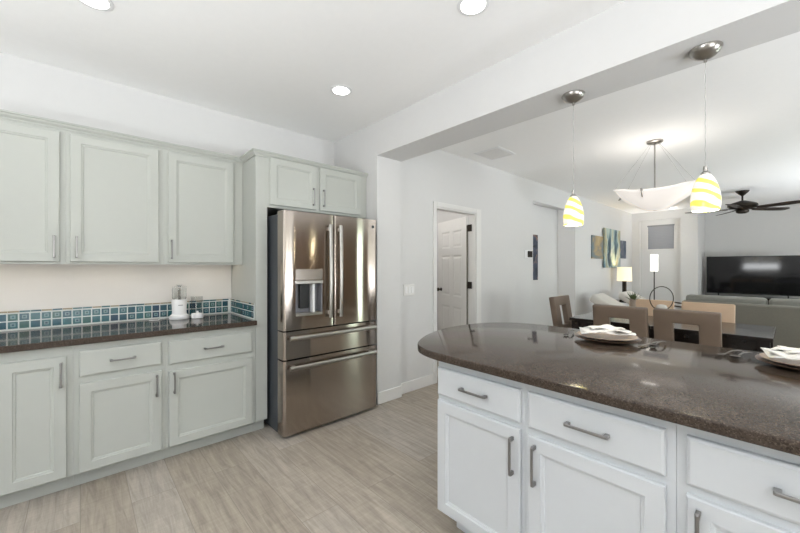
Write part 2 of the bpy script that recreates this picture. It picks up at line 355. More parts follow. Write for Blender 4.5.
# frames of the windows behind the camera and along the right wall; kitchen door and dining ones added for light
for i, (y0, y1, z0, z1, mid) in enumerate([(-1.15, 1.15, 0, 2.45, 0.0), (2.75, 3.65, 0.4, 2.2, 3.2), (5.95, 6.5, 0, 2.2, 6.22), (7.0, 9.0, 0.4, 2.2, 8.0)]):
    m = MB()
    m.box(3.2, 3.27, y0, y0 + .06, z0, z1); m.box(3.2, 3.27, y1 - .06, y1, z0, z1); m.box(3.2, 3.27, y0 + .06, y1 - .06, z1 - .06, z1); m.box(3.2, 3.27, y0 + .06, y1 - .06, z0, z0 + .06); m.box(3.2, 3.27, mid - .03, mid + .03, z0 + .06, z1 - .06)
    struct('window_%d' % (i + 2), m, M_trim)
m = MB(); m.box(-1.6, -1.55, -2.47, -2.4, 1.0, 2.45); m.box(-.35, -.3, -2.47, -2.4, 1.0, 2.45); m.box(-1.55, -.35, -2.47, -2.4, 2.40, 2.45); m.box(-1.55, -.35, -2.47, -2.4, 1.0, 1.05); m.box(-.97, -.93, -2.47, -2.4, 1.05, 2.40); struct('window_6', m, M_trim)

# ------------------------------------------------------------------ inner door (open, hinged on its right)
m = MB()
for (a0, a1, z0, z1) in ((2.985, 3.04, 0, 2.085), (3.80, 3.905, 0, 2.085), (3.04, 3.80, 2.03, 2.085)): m.box(-2.74, -2.722, a0, a1, z0, z1, 0.004)
m.box(-2.84, -2.74, 3.04, 3.055, 0, 2.03); m.box(-2.84, -2.74, 3.787, 3.80, 0, 2.03); m.box(-2.84, -2.74, 3.055, 3.787, 2.015, 2.03)
struct('trim_1', m, M_trim, 'white casing around the inner door')
HX, HY = -2.850, 3.795
d = thing('door_1', 'white six panel door standing open into the next room', 'door', (HX, HY, 0)); d['kind'] = 'structure'
DW, DT, DZ = 0.78, 0.035, 2.00
b6 = MB()
rows = ((0.20, 0.78), (0.92, 1.50), (1.60, 1.84))
us = [0, 0.11, 0.35, 0.43, 0.67, DW]; zs = [0.01, 0.20, 0.78, 0.92, 1.50, 1.60, 1.84, DZ]
for side in (0, 1):
    Y = 0 if side == 0 else DT; ins = 0.010 if side == 0 else -0.010
    for i in range(5):
        for j in range(7):
            u0, u1, z0, z1 = us[i], us[i+1], zs[j], zs[j+1]
            if i in (1, 3) and j in (1, 3, 5):
                q, e_ = 0.022, 0.05
                P = [(u0,Y,z0),(u1,Y,z0),(u1,Y,z1),(u0,Y,z1),(u0+q,Y+ins,z0+q),(u1-q,Y+ins,z0+q),(u1-q,Y+ins,z1-q),(u0+q,Y+ins,z1-q),
                     (u0+e_,Y+ins*.3,z0+e_),(u1-e_,Y+ins*.3,z0+e_),(u1-e_,Y+ins*.3,z1-e_),(u0+e_,Y+ins*.3,z1-e_)]
                F_ = [(0,1,5,4),(1,2,6,5),(2,3,7,6),(3,0,4,7),(4,5,9,8),(5,6,10,9),(6,7,11,10),(7,4,8,11),(8,9,10,11)]
                b6.quads(P, F_)
            else: b6.quads([(u0,Y,z0),(u1,Y,z0),(u1,Y,z1),(u0,Y,z1)], [(0,1,2,3)])
b6.quads([(0,0,.01),(0,DT,.01),(0,DT,DZ),(0,0,DZ)], [(0,1,2,3)]); b6.quads([(DW,0,.01),(DW,DT,.01),(DW,DT,DZ),(DW,0,DZ)], [(0,1,2,3)])
b6.quads([(0,0,DZ),(DW,0,DZ),(DW,DT,DZ),(0,DT,DZ)], [(0,1,2,3)]); b6.quads([(0,0,.01),(DW,0,.01),(DW,DT,.01),(0,DT,.01)], [(0,1,2,3)])
bmesh.ops.remove_doubles(b6.bm, verts=b6.bm.verts, dist=0.0005)
leaf = b6.build('door_leaf', M_trim, d, org=False)
ang = R(159.5)
leaf.rotation_euler = (0, 0, ang + 0.0)
kn = MB()
kn.lathe([(0.026, 0), (0.026, -0.008), (0.012, -0.010), (0.012, -0.035), (0.024, -0.042), (0.028, -0.055), (0.020, -0.066), (0.004, -0.068)], (DW - 0.10, 0, 1.0), 20, 'y')
kn.lathe([(0.026, 0), (0.026, 0.008), (0.012, 0.010), (0.012, 0.035), (0.024, 0.042), (0.028, 0.055), (0.020, 0.066), (0.004, 0.068)], (DW - 0.10, DT, 1.0), 20, 'y')
es = MB(); es.box(-0.004, 0.0, 0.008, 0.028, 0.01, DZ - .12); es.build('gap_shade_strip', mat('gap_shade_olive', (0.10, 0.09, 0.065), 0.5), leaf, org=False)  # dark strip stands in for the shadow gap between leaf and jamb
kn.build('door_knob', M_dkmetal, leaf, org=False, smooth=40)
for z in (0.22, 1.05, 1.80):
    h_ = MB(); h_.box(-2.842, -2.785, 3.775, 3.7865, z, z + 0.09, 0.002); h_.cyl((-2.846, 3.782, z), 0.008, 0.09, 12); h_.build('hinge', M_dkmetal, d)

# ------------------------------------------------------------------ cabinet pieces
def mapper(side):
    if side == 'left': return lambda u, v, w: (w, u, v)              # front faces +x; w is an x value
    return lambda u, v, w: (u, -w, v)                                # front faces -y; w is minus y
def ring_faces(m, rings, close_back=True):
    vs_ = [[m.bm.verts.new(p) for p in r] for r in rings]
    fs = []
    for a, b_ in zip(vs_, vs_[1:]):
        for k in range(4): fs.append(m.bm.faces.new((a[k], a[(k+1) % 4], b_[(k+1) % 4], b_[k])))
    fs.append(m.bm.faces.new(vs_[-1])); fs.append(m.bm.faces.new(vs_[0][::-1])); m._fin(fs)
def rect(f, u0, u1, v0, v1, w, q=0): return [f(u0+q, v0+q, w), f(u1-q, v0+q, w), f(u1-q, v1-q, w), f(u0+q, v1-q, w)]
def shaker(m, f, u0, u1, v0, v1, w, t=0.020, st=0.054):
    ring_faces(m, [rect(f, u0, u1, v0, v1, w), rect(f, u0, u1, v0, v1, w + t - .004), rect(f, u0, u1, v0, v1, w + t, .004), rect(f, u0, u1, v0, v1, w + t, st),
                   rect(f, u0, u1, v0, v1, w + t - .004, st + .003), rect(f, u0, u1, v0, v1, w + t - .006, st + .011), rect(f, u0, u1, v0, v1, w + t - .011, st + .014)])
def slab(m, f, u0, u1, v0, v1, w, t=0.020):
    ring_faces(m, [rect(f, u0, u1, v0, v1, w), rect(f, u0, u1, v0, v1, w + t - .007), rect(f, u0, u1, v0, v1, w + t - .003, .003), rect(f, u0, u1, v0, v1, w + t, .010)])
def pull(m, f, uc, vc, w, vert, ln=0.128):
    """bar pull with two footed posts; w is the face it stands on"""
    def bx(u0, u1, v0, v1, w0, w1, q):
        A = f(u0, v0, w0); B = f(u1, v1, w1)
        m.box(min(A[0],B[0]), max(A[0],B[0]), min(A[1],B[1]), max(A[1],B[1]), min(A[2],B[2]), max(A[2],B[2]), q, 1)
    h = ln / 2
    for s in (-1, 1):
        c = s * (h - .006)
        if vert: bx(uc - .006, uc + .006, vc + c - .008, vc + c + .008, w, w + .026, .0015)
        else: bx(uc + c - .008, uc + c + .008, vc - .006, vc + .006, w, w + .026, .0015)
    if vert: bx(uc - .005, uc + .005, vc - h, vc + h, w + .022, w + .031, .002)
    else: bx(uc - h, uc + h, vc - .005, vc + .005, w + .022, w + .031, .002)
def cab(name, label, cat, side, body, toe, doors, drawers, paint, loc, ln=0.14):
    f = mapper(side); t = thing(name, label, cat, loc)
    m = MB()
    for bx in body: m.box(*bx)
    m.build('carcass', paint, t)
    if toe: m = MB(); m.box(*toe); m.build('toe_kick', paint, t)
    wf = XF if side == 'left' else -1.365
    for (u0, u1, v0, v1, w, hu, hv) in doors:
        m = MB(); shaker(m, f, u0, u1, v0, v1, w); do = m.build('door', paint, t)
        h = MB(); pull(h, f, hu, hv, w + .020, True, ln); h.build('handle', M_pull, do)
    for (u0, u1, v0, v1, w) in drawers:
        m = MB(); slab(m, f, u0, u1, v0, v1, w); do = m.build('drawer', paint, t)
        h = MB(); pull(h, f, (u0 + u1) / 2, (v0 + v1) / 2, w + .020, False, ln - .012); h.build('handle', M_pull, do)
    return t

# base cabinets, left wall
BT = 0.876
def base(label, y0, y1, doors, drawers):
    g = 0.0005
    return cab('base_cabinet', label, 'cabinet', 'left', [(XW + .002, XF, y0 + g, y1 - g, 0.10, BT)], (XW + .06, -2.93, y0 + g, y1 - g, 0.0, 0.10), doors, drawers, M_cab, (-3.1, (y0 + y1) / 2, 0))
base('base cabinet with one tall door and no drawer, at left end of the run', -0.62, -0.033, [(-0.33, -0.060, .105, .815, XF, -0.084, .71)], [])
base('base cabinet with drawer over one door, handle on the right of the door', -0.033, 0.427, [(-0.007, 0.407, .105, .637, XF, 0.378, .545)], [(-0.007, 0.407, .680, .835, XF)])
base('base cabinet with drawer over one door beside the refrigerator panel', 0.427, 1.034, [(0.447, 1.006, .105, .622, XF, 0.478, .542)], [(0.447, 1.006, .668, .828, XF)])
# upper cabinets
UX = -3.16
def upper(label, y0, y1, dr):
    g = 0.0005
    return cab('wall_cabinet', label, 'cabinet', 'left', [(XW + .002, UX, y0 + g, y1 - g, 1.378, 2.225), (UX - .02, UX, y0 + g, y1 - g, 1.355, 1.378)], None, [dr], [], M_cab, (-3.31, (y0 + y1) / 2, 1.355))
upper('leftmost of three wall cabinets, cut by photo edge, handle lower right', -0.62, -0.074, (-0.55, -0.098, 1.37, 2.205, UX, -0.124, 1.467))
upper('middle of three wall cabinets, handle at lower left of its door', -0.074, 0.46, (-0.051, 0.432, 1.37, 2.205, UX, -0.018, 1.467))
upper('wall cabinet nearest the refrigerator above small white appliance', 0.46, 1.034, (0.489, 0.957, 1.37, 2.205, UX, 0.511, 1.470))
# refrigerator surround
rcab = cab('refrigerator_cabinet', 'tall cabinet surround with two short doors over refrigerator', 'cabinet', 'left',
    [(XW + .002, XF, 1.036, 1.128, 0.10, 2.27), (XW + .002, -2.93, 1.036, 1.128, 0.0, 0.10), (XW + .002, XF, 1.128, 2.132, 1.825, 2.27)], None,
    [(1.146, 1.570, 1.845, 2.232, XF, 1.532, 1.957), (1.602, 2.052, 1.845, 2.232, XF, 1.634, 1.957)], [], M_cab, (-3.16, 1.58, 0), ln=0.15)
# crown moulding along the cabinets: profile swept round the corner
def crown(path_pts, nrm, z0, name, label, parent=None):
    prof = [(0, 0), (.008, 0), (.008, .009), (.014, .014), (.022, .021), (.026, .031), (.034, .034), (.034, .044), (0, .044)]
    m = MB(); rings = []
    for (p, q) in zip(path_pts, nrm): rings.append([m.bm.verts.new((p[0] + q[0] * a, p[1] + q[1] * a, z0 + b_)) for a, b_ in prof])
    k = len(prof); fs = []
    for a, b_ in zip(rings, rings[1:]):
        for i in range(k): fs.append(m.bm.faces.new((a[i], a[(i+1) % k], b_[(i+1) % k], b_[i])))
    fs.append(m.bm.faces.new(rings[0][::-1])); fs.append(m.bm.faces.new(rings[-1]))
    if parent is not None: return m.build(name, M_cab, parent)
    return tag(m.build(name, M_cab, org=(path_pts[0][0], path_pts[0][1], z0)), label, 'molding')
crown([(UX, -0.62), (UX, 1.034)], [(1, 0), (1, 0)], 2.2255, 'crown_molding', 'crown molding along top of the three wall cabinets')
crown([(UX + .035, 1.034), (XF, 1.034), (XF, 2.132)], [(0, -1), (1, -1), (1, 0)], 2.2255, 'crown', None, rcab)

# left countertop with backsplash
m = MB(); m.box(XW + .001, -2.815, -0.62, 1.033, BT + .0005, 0.914, 0.004)
tag(m.build('countertop', M_stone, org=(-3.14, 0.2, BT)), 'brown stone countertop on the left base cabinets', 'countertop')
teals = [mat('teal_tile_' + nm, c, 0.22, noise=0.12, nscale=40) for nm, c in (('deep', (0.022, 0.085, 0.115)), ('sea', (0.035, 0.125, 0.145)), ('green', (0.040, 0.115, 0.105)), ('navy', (0.020, 0.055, 0.095)))]
M_grout = mat('pale_grout', (0.72, 0.75, 0.72), 0.8); M_motif = mat('pale_tile_motif', (0.19, 0.29, 0.30), 0.3); M_gold = mat('bronze_tile_edge', (0.30, 0.25, 0.16), 0.35)
TM = [M_grout, M_motif, M_gold] + teals
def tiles(m, f, u0, u1, w, pitch=0.0525, dirn=1):
    """two rows of small square tiles, some with a lighter frame motif, and a thin liner on top"""
    m.mi = 0
    def bx(a0, a1, b0, b1, c0, c1, mi, q=0):
        m.mi = mi; A = f(a0, b0, c0); B = f(a1, b1, c1)
        m.box(*[g for k in range(3) for g in (min(A[k], B[k]), max(A[k], B[k]))], q, 1)
    bx(u0, u1, 0.9145, 1.043, w, w + .006, 0)
    u = u0 + .002
    while u + pitch - .004 < u1 + .006:
        for r in (0, 1):
            v = 0.9265 + r * 0.0525; c = 3 + random.choice((0, 0, 1, 1, 2, 3))
            bx(u, u + pitch - .0075, v, v + pitch - .0075, w + .005, w + .0085, c)
            if random.random() < .52:
                a, s_ = u + .0115, pitch - .029
                bx(a, a + s_, v + .012, v + .012 + s_, w + .008, w + .0092, 1)
                bx(a + .006, a + s_ - .006, v + .018, v + .006 + s_, w + .009, w + .0098, 3 + random.randrange(4))
        bx(u, u + pitch - .002, 1.0335, 1.0435, w + .005, w + .010, random.choice((2, 2, 2, 3, 4)))
        u += pitch
m = MB(); tiles(m, mapper('left'), -0.62, 1.033, XW + .001)
tag(m.build('tile_backsplash', TM, org=(XW, 0.2, 0.914)), 'long strip of teal mosaic tile along the wall behind counter', 'backsplash')
m = MB(); tiles(m, mapper('front'), XW + .012, XW + .012 + 11 * .0525, -1.0345)
tag(m.build('tile_backsplash', TM, org=(-3.18, 1.033, 0.914)), 'short teal mosaic return strip against the refrigerator cabinet side', 'backsplash')
m = MB(); m.box(XW + .0005, XW + .005, -0.62, 1.033, 1.0445, 1.377); tag(m.build('backsplash_panel', M_back, org=(XW, .2, 1.04)), 'plain cream backsplash panel under the wall cabinets', 'backsplash')
# under cabinet light bars
for (y0, y1, lb) in ((-0.55, -0.12, 'slim light bar under the leftmost wall cabinet'), (-0.02, 0.40, 'slim light bar under the middle wall cabinet'), (0.55, 1.02, 'slim light bar under wall cabinet nearest refrigerator')):
    t = thing('light_bar', lb, 'light', (-3.28, (y0 + y1) / 2, 1.3775), 'under cabinet light bars')
    m = MB(); m.box(-3.31, -3.25, y0, y1, 1.364, 1.3775, 0.003); m.build('housing', M_white, t)
    m = MB(); m.box(-3.30, -3.26, y0 + .01, y1 - .01, 1.3615, 1.3645); m.build('lens', M_candim, t)
    l = area('light_bar_glow', (-3.28, (y0 + y1) / 2, 1.359), (0, 0, 0), 0.04, y1 - y0, 0.15, (1.0, 0.88, 0.76))

# ------------------------------------------------------------------ refrigerator
fr = thing('refrigerator', 'stainless steel french door refrigerator with two freezer drawers', 'refrigerator', (-3.0, 1.60, 0))
FY0, FY1, FX = 1.150, 2.062, -2.60
m = MB(); m.box(-3.42, -2.715, FY0 + .004, FY1 - .004, 0.035, 1.755, 0.006); m.box(-3.35, -2.73, FY0 + .03, FY1 - .03, 0.0, 0.036); m.build('body', M_fside, fr)
def door_profile(y0, y1, rl, rr, x0=-2.705, x1=FX):
    o = [(x0, y1), (x0, y0)]
    for k in range(7):
        a = R(90) * k / 6; o.append((x1 - rl + rl * math.sin(a), y0 + rl - rl * math.cos(a)))
    for k in range(7):
        a = R(90) * k / 6; o.append((x1 - rr + rr * math.cos(a), y1 - rr + rr * math.sin(a)))
    return o
def fdoor(name, y0, y1, z0, z1, rl, rr): m = MB(); m.prism(door_profile(y0, y1, rl, rr), z0, z1); return m.build(name, M_ss, fr, smooth=35)
# left french door, built round the dispenser recess
m = MB(); Z0, Z1 = 0.842, 1.775; a0, a1, c0, c1 = 1.250, 1.487, 0.955, 1.225
pL = door_profile(FY0, 1.597, .022, .012)
left = [p for p in pL if p[1] <= FY0 + .0401] ; 
m.prism([(-2.705, a0), (-2.705, FY0)] + [p for p in pL[2:9]] + [(FX, a0)], Z0, Z1)
m.prism([(-2.705, 1.597), (-2.705, a1), (FX, a1)] + pL[9:], Z0, Z1)
m.box(-2.705, FX, a0, a1, c1, Z1); m.box(-2.705, FX, a0, a1, Z0, c0); m.box(-2.705, -2.69, a0, a1, c0, c1)
bmesh.ops.remove_doubles(m.bm, verts=m.bm.verts, dist=0.0004)
dl = m.build('door', M_ss, fr, smooth=35)
m = MB(); m.prism(door_profile(1.603, FY1, .012, .022), Z0, Z1); dr = m.build('door', M_ss, fr, smooth=35)
d1 = MB(); d1.prism(door_profile(FY0, FY1, .022, .022), 0.618, 0.832); d1 = d1.build('drawer', M_ss, fr, smooth=35)
d2 = MB(); d2.prism(door_profile(FY0, FY1, .022, .022), 0.030, 0.606); d2 = d2.build('drawer', M_ss, fr, smooth=35)
m = MB(); m.box(-2.716, -2.706, FY0 + .01, FY1 - .01, 0.04, 1.76); m.build('gasket', M_black, fr)
# vertical bowed handles
def vhandle(y, par):
    h = MB(); N = 14; pts = []
    for k in range(N + 1):
        s_ = k / N; pts.append((FX +    .034 + .008 * math.sin(math.pi * s_), y, 0.915 + s_ * 0.775))
    h.tube(pts, 0.0165, 12, flat=0.009)
    for z in (0.955, 1.655): h.box(FX - .002, FX + .036, y - .011, y + .011, z - .016, z + .016, .003)
    h.build('handle', M_nickel, par, smooth=50)
vhandle(1.548, dl); vhandle(1.647, dr)
def hhandle(z, par):
    h = MB(); N = 14; pts = []
    for k in range(N + 1):
        s_ = k / N; pts.append((FX + .034 + .007 * math.sin(math.pi * s_), 1.19 + s_ * 0.835, z))
    h.tube(pts, 0.011, 12, flat=0.018)
    for y in (1.23, 1.985): h.box(FX - .002, FX + .034, y - .016, y + .016, z - .012, z + .012, .003)
    h.build('handle', M_nickel, par, smooth=50)
hhandle(0.782, d1); hhandle(0.552, d2)
# dispenser
m = MB(); m.box(-2.689, -2.684, a0, a1, c0, c1); m.box(-2.684, FX - .004, a0, a0 + .004, c0, c1); m.box(-2.684, FX - .004, a1 - .004, a1, c0, c1); m.box(-2.684, FX - .004, a0 + .004, a1 - .004, c1 - .004, c1); m.box(-2.684, FX - .004, a0 + .004, a1 - .004, c0, c0 + .004)
dsp = m.build('dispenser', M_disp, dl)
m = MB(); m.box(-2.64, FX + .008, a0 - .006, a1 + .004, 1.200, 1.228, .004); m.build('bezel', M_nickel, dsp)
m = MB(); m.box(-2.684, FX + .004, a0 + .002, a1 - .002, c0 - .010, c0 + .012, .003); m.build('drip_tray', M_nickel, dsp)
m = MB(); m.box(-2.684, -2.645, a0 + .06, a0 + .14, 1.00, 1.20, .006); m.build('paddle', M_black, dsp)
m = MB(); m.box(-2.672, -2.612, 1.405, 1.425, c0 + .012, 1.200, .004); m.build('water_column', M_white, dsp)
m = MB(); m.mi = 0; m.box(FX - .001, FX + .0012, a0, a1, 1.232, 1.318)
m.build('display', mat('dispenser_display', (0.33, 0.295, 0.265), 0.22, 0.9), dsp)
# round maker badge
m = MB(); m.lathe([(.017, 0), (.017, .002), (.013, .003)], (FX, 2.012, 1.708), 24, 'x'); bd = m.build('badge', M_nickel, dr, smooth=40)
m = MB(); m.lathe([(.0125, 0), (.0125, .0014)], (FX + .002, 2.012, 1.708), 24, 'x'); m.build('badge_face', M_fside, bd)
for y in (FY0 + .03, FY1 - .11): m = MB(); m.box(-2.76, -2.62, y, y + .08, 1.757, 1.774, .004); m.build('hinge_cover', M_black, fr)
for y in (FY0 + .05, FY1 - .09): m = MB(); m.cyl((-2.70, y + .02, 0.0), 0.018, 0.036, 16); m.build('foot', M_black, fr)

# ------------------------------------------------------------------ island
IY = 1.365
def isl(label, x0, x1, door, drawer):
    g = 0.0005
    return cab('island_cabinet', label, 'cabinet', 'front', [(x0 + g, x1 - g, IY, 1.975, 0.10, BT)], (x0 + g + (.06 if x0 < -1.2 else 0), x1 - g, IY + .07, 1.95, 0.0, 0.10), [door], [drawer], M_isl, ((x0 + x1) / 2, 1.67, 0), ln=0.155)
W0 = -IY
isl('white island cabinet at the rounded counter end, farthest left in the island', -1.212, -0.7325, (-1.205, -0.750, .105, .664, W0, -0.781, .549), (-1.205, -0.750, .690, .830, W0))
isl('white island cabinet in the middle, door handle on its left', -0.7325, -0.235, (-0.715, -0.260, .105, .655, W0, -0.684, .548), (-0.715, -0.260, .685, .832, W0))
isl('white island cabinet nearest the right photo edge, handle at lower edge of photo', -0.235, 0.325, (-0.209, 0.297, .105, .655, W0, -0.180, .545), (-0.209, 0.297, .685, .832, W0))
m = MB(); m.box(0.326, 0.90, IY, 1.975, 0.0, BT); m.box(-1.212, 0.90, 1.976, 1.995, 0.0, BT); m.box(-1.3, -1.215, 1.75, 1.985, 0.75, BT)
tag(m.build('island_back_panel', M_isl, org=(0, 1.98, 0)), 'white panel closing the seating side of the island', 'panel')
ctl = [(-1.10, 1.297), (-1.20, 1.300), (-1.30, 1.325), (-1.385, 1.378), (-1.46, 1.475), (-1.53, 1.61), (-1.582, 1.76), (-1.607, 1.91), (-1.607, 2.06), (-1.580, 2.21), (-1.525, 2.33), (-1.44, 2.425), (-1.33, 2.485), (-1.20, 2.512), (-1.08, 2.52)]
def smooth_pts(p, it=2):
    for _ in range(it):
        q = [p[0]]
        for a, b_ in zip(p, p[1:]): q += [(a[0]*.75+b_[0]*.25, a[1]*.75+b_[1]*.25), (a[0]*.25+b_[0]*.75, a[1]*.25+b_[1]*.75)]
        p = q + [p[-1]]
    return p
out = smooth_pts(ctl) + [(0.95, 2.52), (0.95, 1.297)]
b_ = bmesh.new(); lo = [b_.verts.new((x, y, BT + .0005)) for x, y in out]; f_ = b_.faces.new(lo)
ex = bmesh.ops.extrude_face_region(b_, geom=[f_]); bmesh.ops.translate(b_, vec=(0, 0, .0375), verts=[v for v in ex['geom'] if isinstance(v, bmesh.types.BMVert)])
top_e = [e for e in b_.edges if len(e.link_faces) == 2 and abs(e.verts[0].co.z - e.verts[1].co.z) < 1e-5]
bmesh.ops.bevel(b_, geom=top_e, offset=0.006, segments=3, profile=0.5, affect='EDGES')
m = MB(); m.add(b_); tag(m.build('island_countertop', M_stone, org=(-.35, 1.9, BT), smooth=30), 'brown speckled stone island countertop with one rounded end', 'countertop')

# place settings on the island
def setting(cx, cy, lbl, rot):
    Z = 0.9142
    t = thing('plate', 'tan dinner plate on dark charger ' + lbl, 'plate', (cx, cy, Z), 'island dinner plates')
    m = MB(); m.lathe([(.09, 0), (.10, .001), (.165, .014), (.168, .018), (.160, .018), (.10, .006), (.001, .005)], (cx, cy, Z), 48, cap=False); m.build('charger', M_charger, t, smooth=40)
    m = MB(); m.lathe([(.07, .0085), (.085, .0085), (.150, .026), (.154, .029), (.145, .029), (.085, .014), (.001, .013)], (cx, cy, Z), 48, cap=False); m.build('plate_dish', M_plate, t, smooth=40)
    # folded napkin: stacked fanned layers
    nk = MB(); rnd = random.Random(int(cx * 100))
    for k, (an, sx, sy, zz) in enumerate(((rot, .27, .17, .030), (rot + .55, .25, .13, .038), (rot - .5, .23, .12, .045), (rot + .15, .17, .10, .053))):
        ca, sa = math.cos(an), math.sin(an); ph = rnd.random() * 6
        def fn(i, j, sx=sx, sy=sy, zz=zz, ca=ca, sa=sa, ph=ph, k=k):
            u = (i - .5) * sx; v = (j - .5) * sy * (1 - .35 * i)
            dz = .008 * math.sin(9 * i + ph) * math.cos(5 * j + ph) + .012 * (1 - (2 * i - 1) ** 2) * (.4 + .6 * abs(math.sin(6 * j)))
            return (cx + u * ca - v * sa, cy + u * sa + v * ca, Z + zz + .012 + dz)
        nk.grid(fn, 16, 12)
    o = nk.build('napkin', M_napkin, None, smooth=60, org=(cx, cy, Z + .03))
    md = o.modifiers.new('thick', 'SOLIDIFY'); md.thickness = 0.0035; md.offset = 1
    tag(o, 'folded white napkin lying on plate ' + lbl, 'napkin', 'folded napkins on plates')
    return t
setting(-0.715, 2.265, 'left of the two place settings', 0.45)
setting(0.06, 2.275, 'at the right photo edge', 0.25)
def utensil(kind, x, y, rz, label):
    Z = 0.9145; m = MB(); N = 10
    if kind == 'knife':
        m.box(-.006, .006, -.11, -.01, 0, .006, .002); m.prism([(-.008, -.01), (.008, -.01), (.010, .06), (.004, .115), (-.006, .115)], .0015, .0045)
    elif kind == 'spoon':
        m.tube([(0, -.10 + .14 * k / N, .004 + .010 * math.sin(math.pi * k / N)) for k in range(N + 1)], [.006 - .003 * k / N for k in range(N + 1)], 8, flat=.0025)
        m.lathe([(.001, .000), (.010, .001), (.016, .004), (.019, .008), (.017, .009), (.010, .004), (.001, .003)], (0, .062, .001), 20, cap=False)
    else:
        m.tube([(0, -.10 + .14 * k / N, .004 + .010 * math.sin(math.pi * k / N)) for k in range(N + 1)], [.006 - .003 * k / N for k in range(N + 1)], 8, flat=.0025)
        m.prism([(-.004, .038), (.004, .038), (.012, .06), (-.012, .06)], .003, .006)
        for q in (-.0095, -.0032, .0032, .0095): m.tube([(q, .059, .005), (q, .08, .002), (q, .10, .006)], .0018, 6)
    o = m.build(kind, M_steel, None, smooth=50, org=False); o.location = (x, y, Z); o.rotation_euler = (0, 0, rz)
    tag(o, label, kind, 'island cutlery')
utensil('fork', -0.945, 2.315, R(180 + 8), 'polished fork left of the left plate on the island')
utensil('knife', -0.515, 2.30, R(170), 'polished knife just right of the left plate on the island')
utensil('spoon', -0.480, 2.325, R(172), 'polished spoon right of knife beside the left plate')
utensil('fork', -0.195, 2.345, R(158), 'polished fork left of the right-edge plate')
utensil('spoon', -0.155, 2.325, R(165), 'polished spoon left of right-edge plate, nearer the plate')

# small food chopper and jar on the left counter
t = thing('food_chopper', 'small white food chopper with clear bowl on left counter', 'appliance', (-3.33, 0.595, 0.914))
C = (-3.33, 0.595, 0.9145)
m = MB(); m.lathe([(.066, 0), (.070, .008), (.066, .030), (.052, .040), (.050, .060), (.055, .155), (.052, .160)], C, 36); m.build('motor_base', M_white, t, smooth=40)
m = MB(); m.box(C[0] + .048, C[0] + .0545, C[1] - .016, C[1] + .016, C[2] + .112, C[2] + .118, .001); m.build('switch', M_disp, t)
m = MB(); m.lathe([(.046, .160), (.050, .175), (.050, .250), (.046, .250), (.046, .178), (.042, .163)], C, 36); m.build('clear_bowl', M_glass, t, smooth=40)
m = MB(); m.lathe([(.051, .2505), (.051, .262), (.020, .272), (.018, .285), (.001, .286)], C, 36, cap=False); m.build('clear_lid', M_glass, t, smooth=40)
m = MB(); m.cyl((C[0], C[1], C[2] + .1605), .009, .088, 16); m.box(C[0] - .035, C[0], C[1] - .004, C[1] + .004, C[2] + .178, C[2] + .180); m.box(C[0], C[0] + .035, C[1] - .004, C[1] + .004, C[2] + .21, C[2] + .212); m.build('blade_shaft', M_steel, t, smooth=40)
m = MB(); m.tube([(C[0] - .06, C[1] - .02, C[2] + .010), (C[0] - .09, C[1] - .08, C[2] + .005), (C[0] - .05, C[1] - .13, C[2] + .005), (C[0] + .01, C[1] - .14, C[2] + .005), (C[0] - .02, C[1] - .20, C[2] + .005)], .003, 8); m.build('cord', M_white, t, smooth=60)
t = thing('jar', 'low white jar with knob lid beside the food chopper', 'jar', (-3.28, 0.715, 0.914))
C = (-3.28, 0.715, 0.9145)
m = MB(); m.lathe([(.040, 0), (.044, .004), (.045, .030), (.043, .034)], C, 32); m.build('jar_body', M_white, t, smooth=40)
m = MB(); m.lathe([(.045, .0345), (.044, .039), (.012, .044), (.006, .047), (.010, .054), (.004, .060), (.001, .061)], C, 32, cap=False); m.build('lid', M_white, t, smooth=40)
C = (-3.395, 0.735, 0.9145)
m = MB(); m.lathe([(.038, 0), (.044, .170), (.041, .170), (.0355, .004), (.001, .004)], C, 32, cap=False); tag(m.build('glass_beaker', M_glass, smooth=40, org=C), 'clear glass beaker behind low white jar on left counter', 'glass')

# ------------------------------------------------------------------ recessed ceiling lights
def can(x, y, label, watts=17):
    t = thing('ceiling_light', label, 'light', (x, y, CH), 'recessed kitchen ceiling lights')
    m = MB(); m.lathe([(.085, 0), (.085, -.004), (.066, -.007), (.066, -.001)], (x, y, CH), 36, cap=False); m.build('trim_ring', M_white, t, smooth=40)
    m = MB(); m.lathe([(.065, -.001), (.064, -.004), (.001, -.0045)], (x, y, CH), 36, cap=False); m.build('lens', M_can, t, smooth=40)
    spot('ceiling_light_beam', (x, y, CH - .02), watts, (1.0, 0.98, 0.96), 84, .07)
can(-2.40, 1.54, 'recessed ceiling light above the refrigerator')
can(-1.14, 1.56, 'recessed ceiling light cut by the top photo edge near the header')
can(-2.455, 0.05, 'recessed ceiling light at upper left above wall cabinets', 5)
can(-1.14, 0.05, 'recessed ceiling light behind the camera above kitchen floor', 12)
can(0.3, 0.05, 'recessed ceiling light right of the camera')

def can2(x, y, label):
    t = thing('ceiling_light', label, 'light', (x, y, DH), 'recessed living room ceiling lights')
    m = MB(); m.lathe([(.085, 0), (.085, -.004), (.066, -.007), (.066, -.001)], (x, y, DH), 36, cap=False); m.build('trim_ring', M_white, t, smooth=40)
    m = MB(); m.lathe([(.065, -.001), (.064, -.004), (.001, -.0045)], (x, y, DH), 36, cap=False); m.build('lens', M_can, t, smooth=40)
    spot('ceiling_light_beam', (x, y, DH - .02), 12, (1.0, 0.98, 0.96), 100, .07)
can2(-1.82, 10.2, 'recessed living room ceiling light in front of the small window')
can2(-1.915, 7.9, 'recessed living room ceiling light behind the chandelier bowl')
